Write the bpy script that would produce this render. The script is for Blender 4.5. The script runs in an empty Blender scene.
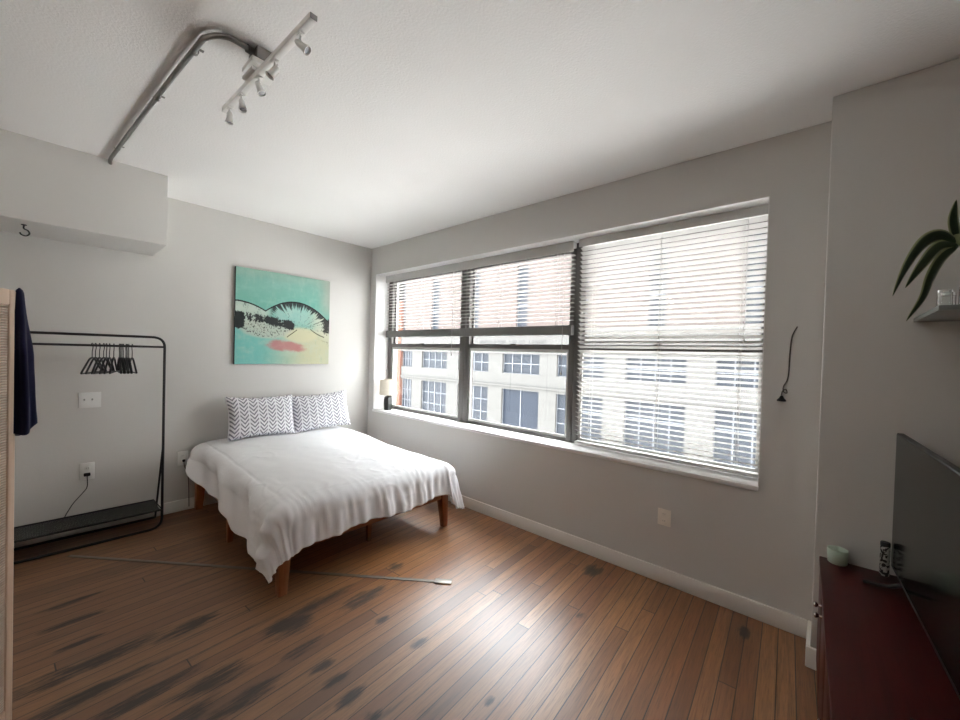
import bpy, bmesh, math, random
from mathutils import Vector, Matrix, noise
random.seed(7)
PI = math.pi
sc = bpy.context.scene
COL = sc.collection

# ------------------------------------------------------------------ measured place
XW, YB, ZC = 2.890, 4.506, 2.890          # window wall, painting wall, ceiling
XC, YC = 2.630, 0.016                     # projecting column: face and end
OY0, OY1, OZ0, OZ1 = 0.283, 4.390, 0.772, 2.543   # window opening
XF = 16.0                                 # facade across the street

# ------------------------------------------------------------------ helpers
def new_bm(): return bmesh.new()

def box(bm, x0, x1, y0, y1, z0, z1, bev=0.0, seg=2, mat=None):
    m = Matrix.Translation(((x0+x1)/2, (y0+y1)/2, (z0+z1)/2)) @ Matrix.Diagonal((abs(x1-x0), abs(y1-y0), abs(z1-z0), 1))
    if mat is not None: m = mat @ m
    r = bmesh.ops.create_cube(bm, size=1.0, matrix=m)
    if bev > 0:
        es = list({e for v in r['verts'] for e in v.link_edges})
        bmesh.ops.bevel(bm, geom=es, offset=bev, segments=seg, profile=0.5, affect='EDGES', clamp_overlap=True)

def tube(bm, pts, r, n=10, closed=False, caps=True):
    pts = [Vector(p) for p in pts]
    N = len(pts)
    rs = r if isinstance(r, (list, tuple)) else [r]*N
    rings = []
    up = None
    for i, p in enumerate(pts):
        a = pts[(i-1) % N] if (i > 0 or closed) else p
        b = pts[(i+1) % N] if (i < N-1 or closed) else p
        t = (b-a).normalized()
        if up is None:
            up = Vector((0, 0, 1)) if abs(t.z) < .9 else Vector((1, 0, 0))
        u = (up - t*up.dot(t))
        if u.length < 1e-5: u = t.orthogonal()
        u.normalize(); w = t.cross(u); up = u
        rings.append([bm.verts.new(p + (u*math.cos(2*PI*k/n) + w*math.sin(2*PI*k/n))*rs[i]) for k in range(n)])
    M = N if closed else N-1
    for i in range(M):
        A, B = rings[i], rings[(i+1) % N]
        for k in range(n):
            bm.faces.new((A[k], A[(k+1) % n], B[(k+1) % n], B[k]))
    if caps and not closed:
        bm.faces.new(list(reversed(rings[0]))); bm.faces.new(rings[-1])

def lathe(bm, prof, c, n=32, mat=None):
    """prof: (radius, z) list going round; radius 0 closes to a point"""
    rings = []
    for r, z in prof:
        if r <= 1e-6:
            v = Vector((c[0], c[1], c[2]+z)); rings.append([bm.verts.new(mat @ v if mat else v)])
        else:
            ring = []
            for k in range(n):
                a = 2*PI*k/n
                v = Vector((c[0]+r*math.cos(a), c[1]+r*math.sin(a), c[2]+z))
                ring.append(bm.verts.new(mat @ v if mat else v))
            rings.append(ring)
    for A, B in zip(rings, rings[1:]):
        if len(A) == 1 and len(B) == 1: continue
        for k in range(n):
            a0, a1 = A[k % len(A)], A[(k+1) % len(A)]
            b0, b1 = B[k % len(B)], B[(k+1) % len(B)]
            vs = []
            for v in (a0, a1, b1, b0):
                if v not in vs: vs.append(v)
            if len(vs) > 2: bm.faces.new(vs)

def arc_path(pts, rad, n=6):
    """round the inner corners of a polyline"""
    pts = [Vector(p) for p in pts]
    out = [pts[0]]
    for i in range(1, len(pts)-1):
        p = pts[i]; a = (pts[i-1]-p); b = (pts[i+1]-p)
        d = min(rad, a.length*.49, b.length*.49)
        A = p + a.normalized()*d; B = p + b.normalized()*d
        for k in range(n+1):
            t = k/n
            out.append(A*(1-t)**2 + p*2*t*(1-t) + B*t*t)
    out.append(pts[-1])
    return out

def bez(pts, n=24):
    """Catmull-Rom through points"""
    P = [Vector(p) for p in pts]
    P = [P[0]*2-P[1]] + P + [P[-1]*2-P[-2]]
    out = []
    segs = len(P)-3
    for s in range(segs):
        p0, p1, p2, p3 = P[s:s+4]
        m = max(2, n//segs)
        for k in range(m + (1 if s == segs-1 else 0)):
            t = k/m
            out.append(0.5*((2*p1) + (p2-p0)*t + (2*p0-5*p1+4*p2-p3)*t*t + (3*p1-p0-3*p2+p3)*t**3))
    return out

def obj(name, bm, mat, parent=None, smooth=False, local=False, angle=40):
    bmesh.ops.recalc_face_normals(bm, faces=bm.faces)
    me = bpy.data.meshes.new(name)
    bm.to_mesh(me); bm.free()
    if smooth:
        for p in me.polygons: p.use_smooth = True
        try: me.set_sharp_from_angle(angle=math.radians(angle))
        except Exception: pass
    if mat: me.materials.append(mat)
    o = bpy.data.objects.new(name, me); COL.objects.link(o)
    if parent is not None:
        o.parent = parent
        if not local:
            r = parent
            L = Vector((0, 0, 0))
            while r is not None: L += r.location; r = r.parent
            for v in me.vertices: v.co -= L
    return o

def tag(o, label, cat, group=None, kind=None):
    o['label'] = label; o['category'] = cat
    if group: o['group'] = group
    if kind: o['kind'] = kind
    return o

def thing(name, label, cat, loc=(0, 0, 0), rz=0, group=None):
    o = bpy.data.objects.new(name, None); COL.objects.link(o)
    o.empty_display_size = .1
    o.location = loc; o.rotation_euler = (0, 0, rz)
    return tag(o, label, cat, group)

def struct(name, bm, mat, parent=None, label=None, cat=None, **k):
    o = obj(name, bm, mat, parent, **k)
    if parent is None:
        o['kind'] = 'structure'
        if label: o['label'] = label
        if cat: o['category'] = cat
    return o

def smooth01(a, b, x):
    t = max(0., min(1., (x-a)/(b-a))); return t*t*(3-2*t)

# ------------------------------------------------------------------ node helpers
class S:
    def __init__(s, nt, sock): s.nt = nt; s.k = sock
    def _m(s, op, *o, clamp=False):
        n = s.nt.nodes.new('ShaderNodeMath'); n.operation = op; n.use_clamp = clamp
        for i, v in enumerate((s,)+o):
            if isinstance(v, S): s.nt.links.new(v.k, n.inputs[i])
            else: n.inputs[i].default_value = v
        return S(s.nt, n.outputs[0])
    def __add__(s, o): return s._m('ADD', o)
    def __sub__(s, o): return s._m('SUBTRACT', o)
    def __mul__(s, o): return s._m('MULTIPLY', o)
    def __truediv__(s, o): return s._m('DIVIDE', o)
    __radd__ = __add__; __rmul__ = __mul__
    def __rsub__(s, o): return (s*-1.)+o
    def abs(s): return s._m('ABSOLUTE')
    def atan2(s, o): return s._m('ARCTAN2', o)
    def frac(s): return s._m('FRACT')
    def floor(s): return s._m('FLOOR')
    def sin(s): return s._m('SINE')
    def pow(s, e): return s._m('POWER', e)
    def gt(s, o): return s._m('GREATER_THAN', o)
    def lt(s, o): return s._m('LESS_THAN', o)
    def max(s, o): return s._m('MAXIMUM', o)
    def min(s, o): return s._m('MINIMUM', o)
    def ss(s, a, b):      # smoothstep a->b
        n = s.nt.nodes.new('ShaderNodeMapRange'); n.interpolation_type = 'SMOOTHSTEP'
        s.nt.links.new(s.k, n.inputs['Value'])
        for nm, v in (('From Min', a), ('From Max', b)):
            if isinstance(v, S): s.nt.links.new(v.k, n.inputs[nm])
            else: n.inputs[nm].default_value = v
        return S(s.nt, n.outputs[0])

class M:
    """small material builder"""
    def __init__(m, name, color=(.5, .5, .5), rough=.6, metal=0., spec=.5):
        m.mat = bpy.data.materials.new(name); m.mat.use_nodes = True
        m.nt = m.mat.node_tree; m.nodes = m.nt.nodes; m.links = m.nt.links
        m.bsdf = m.nodes.get('Principled BSDF')
        m.out = m.nodes.get('Material Output')
        m.set('Base Color', color); m.set('Roughness', rough); m.set('Metallic', metal); m.set('Specular IOR Level', spec)
    def set(m, k, v):
        i = m.bsdf.inputs[k]
        if isinstance(v, S): m.links.new(v.k, i)
        elif isinstance(v, (tuple, list)): i.default_value = (*v[:3], 1) if len(v) == 3 else v
        else: i.default_value = v
        return m
    def coord(m, which='Object'):
        n = m.nodes.new('ShaderNodeTexCoord'); return S(m.nt, n.outputs[which])
    def pos(m):
        n = m.nodes.new('ShaderNodeNewGeometry'); return S(m.nt, n.outputs['Position'])
    def xyz(m, v):
        n = m.nodes.new('ShaderNodeSeparateXYZ'); m.links.new(v.k, n.inputs[0]); return [S(m.nt, o) for o in n.outputs]
    def comb(m, x, y, z):
        n = m.nodes.new('ShaderNodeCombineXYZ')
        for i, v in enumerate((x, y, z)):
            if isinstance(v, S): m.links.new(v.k, n.inputs[i])
            else: n.inputs[i].default_value = v
        return S(m.nt, n.outputs[0])
    def scale(m, v, sc_):
        n = m.nodes.new('ShaderNodeVectorMath'); n.operation = 'MULTIPLY'
        m.links.new(v.k, n.inputs[0]); n.inputs[1].default_value = sc_; return S(m.nt, n.outputs[0])
    def noise(m, v, scale=5., detail=4., rough=.5, dist=0., out=0):
        n = m.nodes.new('ShaderNodeTexNoise')
        if v is not None: m.links.new(v.k, n.inputs['Vector'])
        n.inputs['Scale'].default_value = scale; n.inputs['Detail'].default_value = detail
        n.inputs['Roughness'].default_value = rough; n.inputs['Distortion'].default_value = dist
        return S(m.nt, n.outputs[out])
    def white(m, v):
        n = m.nodes.new('ShaderNodeTexWhiteNoise'); n.noise_dimensions = '3D'
        m.links.new(v.k, n.inputs['Vector']); return S(m.nt, n.outputs['Value'])
    def ramp(m, v, stops, interp='LINEAR'):
        n = m.nodes.new('ShaderNodeValToRGB'); n.color_ramp.interpolation = interp
        e = n.color_ramp.elements
        while len(e) < len(stops): e.new(.5)
        for el, (p, c) in zip(e, stops): el.position = p; el.color = (*c, 1)
        m.links.new(v.k, n.inputs[0]); return S(m.nt, n.outputs[0])
    def mix(m, f, a, b, mode='MIX'):
        n = m.nodes.new('ShaderNodeMix'); n.data_type = 'RGBA'; n.blend_type = mode
        for i, v in ((0, f), (6, a), (7, b)):
            if isinstance(v, S): m.links.new(v.k, n.inputs[i])
            elif isinstance(v, (tuple, list)): n.inputs[i].default_value = (*v[:3], 1)
            else: n.inputs[i].default_value = v
        return S(m.nt, n.outputs[2])
    def bump(m, h, strength=.3, dist=.01):
        n = m.nodes.new('ShaderNodeBump'); n.inputs['Strength'].default_value = strength
        n.inputs['Distance'].default_value = dist
        m.links.new(h.k, n.inputs['Height']); m.links.new(n.outputs[0], m.bsdf.inputs['Normal']); return m

def plain(name, c, rough=.6, metal=0., spec=.5, var=.06, sc_=12., bump=0.):
    """paint/metal/cloth with a slight mottling so nothing is perfectly flat"""
    m = M(name, c, rough, metal, spec)
    n = m.noise(m.coord('Object'), sc_, 3.)
    a = tuple(max(0, x*(1-var)) for x in c); b = tuple(min(1, x*(1+var)) for x in c)
    m.set('Base Color', m.mix(n, a, b))
    if bump: m.bump(m.noise(m.coord('Object'), sc_*20, 2.), bump, .004)
    return m.mat

# ------------------------------------------------------------------ materials
def wall_paint(name, c, bumps=.12):
    m = M(name, c, .75, 0, .25)
    P = m.pos()
    n = m.noise(P, 1.3, 3.)
    m.set('Base Color', m.mix(n, tuple(x*.97 for x in c), tuple(min(1, x*1.03) for x in c)))
    m.bump(m.noise(P, 90., 3.), bumps, .003)
    return m.mat
M_WALL = wall_paint('grey_wall_paint', (.66, .645, .62))
M_WALLWHITE = wall_paint('white_wall_paint', (.84, .83, .81))
M_CEIL = wall_paint('ceiling_paint', (.86, .85, .835), .6)
M_TRIM = wall_paint('trim_paint', (.86, .84, .80), .03)
M_WHITE = plain('white_gloss_paint', (.89, .88, .87), .4)

def floor_mat():
    m = M('old_pine_boards', (.3, .15, .07), .3, 0, .8)
    P = m.pos(); x, y, z = m.xyz(P)
    th = math.radians(3.2)
    u = x*math.cos(th) + y*math.sin(th)          # along the boards
    v = y*math.cos(th) - x*math.sin(th)          # across
    w = .074
    row = (v/w).floor()
    fr = (v/w).frac()
    r1 = m.white(m.comb(row, 3.1, 0.))
    seg = (u/4.6 + r1*7.3).floor()
    segf = (u/4.6 + r1*7.3).frac()
    r2 = m.white(m.comb(row, seg, 5.))
    r3 = m.white(m.comb(row, seg, 11.))
    base = m.ramp(r2, [(0, (.20, .075, .026)), (.12, (.28, .105, .036)), (.45, (.36, .150, .052)), (.75, (.46, .215, .082)), (1, (.34, .128, .042))])
    g = m.noise(m.comb(u*2.2 + r3*31., v*46., r2*9.), 1., 6., .65, .6)
    base = m.mix(g.ss(.36, .68)*.75, base, m.mix(.5, base, (.09, .035, .014)))
    g2 = m.noise(m.comb(u*9. + r3*11., v*160., r3*7.), 1., 4., .6)
    base = m.mix(g2.ss(.45, .7)*.5, base, (.10, .045, .02))
    # worn, greyer finish in the part of the room beyond the old partition line
    side = (x*.80 + y*.60 + m.noise(P, 3., 4.)*.25 - 1.95)         # signed distance-ish from the line
    worn = (1. - ((x*.79 + y*.0) + m.noise(P, 2.3, 4.)*.5).ss(.75, 1.75))
    base = m.mix(worn*.5, base, m.mix(g, (.080, .048, .030), (.175, .105, .064)))
    # dark stains, each stretched along the boards, ragged edge
    st = [(.18, 2.62, .34, .06), (.14, 2.38, .26, .05), (.56, 2.08, .16, .075), (.60, 1.87, .20, .05), (.95, 2.21, .15, .09), (.56, 2.59, .15, .06),
          (.15, 3.33, .13, .03), (.14, 3.09, .14, .03), (.15, 2.85, .10, .025), (.93, 1.98, .11, .045), (1.36, 2.13, .17, .06), (1.72, 2.28, .06, .05), (1.36, 1.58, .06, .04),
          (.94, 1.55, .08, .045), (.94, 1.68, .07, .04), (1.33, 1.88, .05, .03), (.93, 1.80, .06, .03), (.95, 1.39, .05, .03), (1.35, 1.08, .035, .02),
          (2.69, 1.23, .09, .06), (2.17, 1.06, .05, .03), (1.15, 2.28, .22, .05), (.35, 1.95, .2, .06), (.30, 2.2, .25, .05), (2.69, .30, .07, .03)]
    rag = m.noise(m.comb(u*4.2, v*26., 2.), 1., 6., .72)
    acc = None
    for sx, sy, a, b in st:
        su = sx*math.cos(th)+sy*math.sin(th); sv = sy*math.cos(th)-sx*math.sin(th)
        d = (((u-su)/(a*1.5)).pow(2.) + ((v-sv)/(b*1.5)).pow(2.))
        d = (1. - d).max(0.)
        acc = d if acc is None else acc.max(d)
    stain = ((acc*1.1 + rag*2.6 - 1.70)*acc.gt(.01)).ss(.05, .75)
    base = m.mix(stain*.9, base, (.014, .012, .011))
    rag2 = m.noise(m.comb(u*1.3+4., v*16., 8.), 1., 5., .7)
    base = m.mix(rag2.ss(.55, .70)*worn*.8, base, (.022, .016, .012))
    gap = ((fr-.5).abs()).gt(.470)
    end = ((segf-.5).abs()).gt(.4994)
    line = gap.max(end)
    base = m.mix(line*.92, base, (.018, .010, .006))
    m.set('Base Color', base)
    m.set('Roughness', (.31 + g*.14 + stain*.15 + worn*.16))
    m.set('Coat Weight', .42 - worn*.36); m.set('Coat Roughness', .36); m.set('Coat IOR', 1.6)
    h = g*.25 - line*1.0 + m.noise(m.comb(u*.7, row*3.7, r1), 1., 2.)*.8
    m.bump(h, .25, .004)
    return m.mat
M_FLOOR = floor_mat()

def brick_mat(name, c1, c2, mortar, scale=1.):
    m = M(name, c1, .85, 0, .2)
    n = m.nodes.new('ShaderNodeTexBrick')
    P = m.pos(); x, y, z = m.xyz(P)
    m.links.new(m.comb(y, z, x).k, n.inputs['Vector'])
    n.inputs['Color1'].default_value = (*c1, 1); n.inputs['Color2'].default_value = (*c2, 1); n.inputs['Mortar'].default_value = (*mortar, 1)
    n.inputs['Scale'].default_value = 1.; n.inputs['Mortar Size'].default_value = .012
    n.inputs['Brick Width'].default_value = .24*scale; n.inputs['Row Height'].default_value = .08*scale
    m.set('Base Color', S(m.nt, n.outputs['Color']))
    return m.mat
M_BRICK_PINK = brick_mat('pale_pink_brick', (0.045, 0.034, 0.031), (0.050, 0.039, 0.034), (0.049, 0.040, 0.037))
M_BRICK_ORANGE = brick_mat('orange_brick', (0.071, 0.022, 0.012), (0.078, 0.029, 0.017), (0.064, 0.044, 0.035))
def stone_mat():
    m = M('pale_limestone', (0.288, 0.276, 0.265), .85, 0, .2)
    P = m.pos(); x, y, z = m.xyz(P)
    n = m.noise(P, 2.2, 5., .6)
    c = m.mix(n, (0.046, 0.044, 0.042), (0.060, 0.059, 0.055))
    n2 = m.noise(P, 14., 4., .6)
    c = m.mix(n2.ss(.5, .75)*.35, c, (0.038, 0.036, 0.036))
    j = ((z*1.6).frac()-.5).abs().gt(.485).max(((y*.62 + (z*1.6).floor()*.5).frac()-.5).abs().gt(.492))
    m.set('Base Color', m.mix(j*.35, c, (0.029, 0.028, 0.026)))
    return m.mat
M_STONE = stone_mat()
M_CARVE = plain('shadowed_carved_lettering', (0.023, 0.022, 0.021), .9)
M_EXTGLASS = M('blue_tinted_far_glass', (.015, .0175, .022), .35, 0, .10).mat
M_EXTFRAME = plain('far_window_frame', (.085, .09, .10), .7)
M_DARKENTRY = M('dark_entry_glass', (.010, .013, .019), .35, 0, .10).mat
M_ASPHALT = plain('pale_street_concrete', (.50, .49, .48), .9, var=.2)

def glass_mat():
    m = bpy.data.materials.new('window_pane_glass'); m.use_nodes = True
    nt = m.node_tree; nt.nodes.clear()
    o = nt.nodes.new('ShaderNodeOutputMaterial'); mx = nt.nodes.new('ShaderNodeMixShader')
    t = nt.nodes.new('ShaderNodeBsdfTransparent'); g = nt.nodes.new('ShaderNodeBsdfGlossy')
    geo = nt.nodes.new('ShaderNodeNewGeometry'); dt = nt.nodes.new('ShaderNodeVectorMath'); dt.operation = 'DOT_PRODUCT'
    nt.links.new(geo.outputs['Normal'], dt.inputs[0]); nt.links.new(geo.outputs['Incoming'], dt.inputs[1])
    c = S(nt, dt.outputs['Value']).abs()
    f = (1. - c).max(0.).pow(5.)*.5 + .025          # reflectance of one face of the thin pane
    t.inputs[0].default_value = (.97, .98, .98, 1); g.inputs['Roughness'].default_value = .02
    nt.links.new(f.k, mx.inputs[0]); nt.links.new(t.outputs[0], mx.inputs[1]); nt.links.new(g.outputs[0], mx.inputs[2]); nt.links.new(mx.outputs[0], o.inputs[0])
    return m
M_GLASS = glass_mat()
M_FRAME = plain('bronze_grey_aluminium', (.12, .112, .105), .45, .3)
M_SCREENFRAME = plain('pale_sash_edge', (.55, .55, .53), .5)
def slat_mat():
    m = M('white_vinyl_slat', (.50, .485, .47), .45, 0, .4)
    tr = m.nodes.new('ShaderNodeBsdfTranslucent'); tr.inputs[0].default_value = (.66, .635, .61, 1)
    mx = m.nodes.new('ShaderNodeMixShader'); mx.inputs[0].default_value = .24
    m.links.new(m.bsdf.outputs[0], mx.inputs[1]); m.links.new(tr.outputs[0], mx.inputs[2]); m.links.new(mx.outputs[0], m.out.inputs[0])
    return m.mat
M_SLAT = slat_mat()
M_RAIL = plain('grey_white_blind_rail', (.60, .59, .57), .45)
M_RAILDARK = plain('shaded_grey_blind_rail', (.17, .17, .165), .5)  # backlit shade of rail and slat stack put into the grey
M_CORD = plain('blind_cord', (.55, .54, .52), .8)

def cloth(name, c, bump=.15, sc_=350., rough=.9):
    m = M(name, c, rough, 0, .15)
    P = m.coord('Object')
    m.set('Base Color', m.mix(m.noise(P, 6., 3.), tuple(x*.97 for x in c), c))
    m.bump(m.noise(P, sc_, 2.), bump, .002)
    m.set('Sheen Weight', .15)
    return m.mat
M_DUVET = cloth('white_cotton', (.88, .88, .90))
M_MATTRESS = cloth('mattress_ticking', (.62, .61, .60))
M_NAVY = cloth('navy_jersey', (.018, .020, .060), .4, 200.)
def chevron_mat():
    m = M('white_grey_chevron_cotton', (.8, .8, .82), .9, 0, .15)
    u, v, _ = m.xyz(m.coord('UV'))
    fu = (u*7.6).frac()
    tri = (fu-.5).abs()*2.                       # 0 centre .. 1 edge of a column
    t = (v*10.5 - tri*1.25).frac()
    line = (t-.5).abs().lt(.21)
    keep = tri.lt(.86)
    wob = m.noise(m.coord('UV'), 60., 2.)
    f = line*keep*(.65 + wob*.5)
    m.set('Base Color', m.mix(f.min(1.), (.88, .88, .91), (.17, .17, .22)))
    m.bump(m.noise(m.coord('Object'), 350., 2.), .15, .002)
    return m.mat
M_CHEV = chevron_mat()
def wood(name, a, b, rough=.4, axis=2, sc_=14., spec=.5):
    m = M(name, a, rough, 0, spec)
    c = list(m.xyz(m.coord('Object')))
    s = [sc_*2, sc_*2, sc_*2]; s[axis] = sc_*.12
    v = m.comb(c[0]*s[0], c[1]*s[1], c[2]*s[2])
    n = m.noise(v, 1., 5., .6, .5)
    m.set('Base Color', m.mix(n.ss(.3, .7), a, b))
    return m.mat
M_BEDWOOD = wood('orange_brown_acacia', (.26, .085, .028), (.38, .145, .055), .4)
M_BEDRAIL = wood('orange_brown_acacia_rail', (.26, .085, .028), (.38, .145, .055), .4, 0)
M_CHERRY = wood('dark_cherry_veneer', (.040, .0045, .0035), (.062, .008, .006), .36, 0, 14., .22)
M_PALEWOOD = wood('pale_birch', (.80, .60, .45), (.88, .70, .55), .5)
def reed_mat():
    m = M('woven_pale_slats', (.75, .6, .48), .7, 0, .3)
    x, y, z = m.xyz(m.coord('Object'))
    s = (z*130.).frac()
    t = (s-.5).abs()
    m.set('Base Color', m.mix(t.gt(.39), m.mix(m.noise(m.comb(x*8., y*8., z*130.), 1., 2.), (.84, .72, .60), (.90, .80, .69)), (.70, .50, .40)))
    m.bump((1.-t*2.), .6, .006)
    return m.mat
M_REED = reed_mat()
M_BLACK = plain('black_powder_coat', (.012, .012, .013), .45)
M_BLACKPL = plain('black_plastic', (.010, .010, .011), .4)
def mesh_mat():
    m = bpy.data.materials.new('black_wire_mesh'); m.use_nodes = True
    nt = m.node_tree; b = nt.nodes['Principled BSDF']; b.inputs['Base Color'].default_value = (.02, .022, .022, 1); b.inputs['Roughness'].default_value = .5
    o = nt.nodes['Material Output']
    tc = nt.nodes.new('ShaderNodeTexCoord'); sp = nt.nodes.new('ShaderNodeSeparateXYZ'); nt.links.new(tc.outputs['Object'], sp.inputs[0])
    X = S(nt, sp.outputs[0]); Y = S(nt, sp.outputs[1])
    f = (X*130.).frac().lt(.68).max((Y*130.).frac().lt(.68))
    t = nt.nodes.new('ShaderNodeBsdfTransparent'); mx = nt.nodes.new('ShaderNodeMixShader')
    nt.links.new(f.k, mx.inputs[0]); nt.links.new(t.outputs[0], mx.inputs[1]); nt.links.new(b.outputs[0], mx.inputs[2]); nt.links.new(mx.outputs[0], o.inputs[0])
    return m
M_MESH = mesh_mat()
M_STEEL = plain('galvanised_conduit', (.30, .29, .28), .38, .85, var=.12)
M_CHROME = plain('polished_chrome', (.75, .75, .75), .15, 1.)
M_TRACK = plain('white_track_enamel', (.82, .81, .79), .4)
M_LENS = M('halogen_lamp_face', (.35, .35, .36), .15, .2).mat
M_PLATE = plain('white_switch_plastic', (.84, .84, .82), .35)
M_PLATEHOLE = plain('socket_grey', (.35, .35, .34), .5)
M_PLATEBEIGE = plain('ivory_outlet_plastic', (.90, .86, .78), .4)
M_SHADE = None
def shade_mat():
    m = M('linen_lamp_shade', (.78, .74, .67), .9, 0, .1)
    tr = m.nodes.new('ShaderNodeBsdfTranslucent'); tr.inputs[0].default_value = (.78, .74, .66, 1)
    mx = m.nodes.new('ShaderNodeMixShader'); mx.inputs[0].default_value = .35
    m.links.new(m.bsdf.outputs[0], mx.inputs[1]); m.links.new(tr.outputs[0], mx.inputs[2]); m.links.new(mx.outputs[0], m.out.inputs[0])
    x, y, z = m.xyz(m.coord('Object'))
    m.bump(m.noise(m.comb(x*20., y*20., z*200.), 1., 3.), .2, .002)
    return m.mat
M_SHADE = shade_mat()
M_LAMPBASE = plain('dark_ceramic', (.018, .018, .016), .3)
M_TVSCREEN = M('black_screen_glass', (.005, .006, .005), .14, 0, .2).mat
M_TVBODY = plain('tv_black_plastic', (.012, .012, .012), .4)
M_CANDLEGLASS = M('pale_green_frosted_glass', (.66, .78, .68), .3, 0, .5)
M_CANDLEGLASS.set('Transmission Weight', .35); M_CANDLEGLASS = M_CANDLEGLASS.mat
M_WAX = plain('pale_wax', (.82, .86, .78), .6)
def leopard():
    m = M('black_white_pattern', (.5, .5, .5), .5)
    n = m.noise(m.coord('Object'), 55., 2., .5, .6)
    m.set('Base Color', m.mix(n.gt(.5), (.02, .02, .02), (.50, .50, .47)))
    return m.mat
M_PATTERN = leopard()
M_SHELF = plain('grey_painted_shelf', (.16, .165, .15), .5)
def leaf_mat():
    m = M('dark_leaf_pale_edge', (.03, .06, .025), .45, 0, .4)
    u, v, _ = m.xyz(m.coord('UV'))
    e = (u-.5).abs()*2.
    n = m.noise(m.coord('UV'), 14., 3.)
    c = m.mix(n, (.020, .040, .016), (.040, .070, .028))
    c = m.mix(e.ss(.6, .85), c, (.30, .33, .17))
    m.set('Base Color', c)
    return m.mat
M_LEAF = leaf_mat()
def clear_glass():
    m = M('clear_jar_glass', (.95, .97, .96), .03, 0, .5); m.set('Transmission Weight', 1.); m.set('IOR', 1.45); return m.mat
M_JAR = clear_glass()
M_STRIP = plain('scuffed_grey_metal_strip', (.20, .175, .15), .45, .35, var=.25)
M_STRIPEND = plain('worn_bright_metal', (.42, .39, .35), .35, .5, var=.2)
M_WIRE = plain('grey_wire', (.10, .09, .08), .6)
M_SCREW = plain('screw_steel', (.4, .4, .4), .4, .8)

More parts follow.
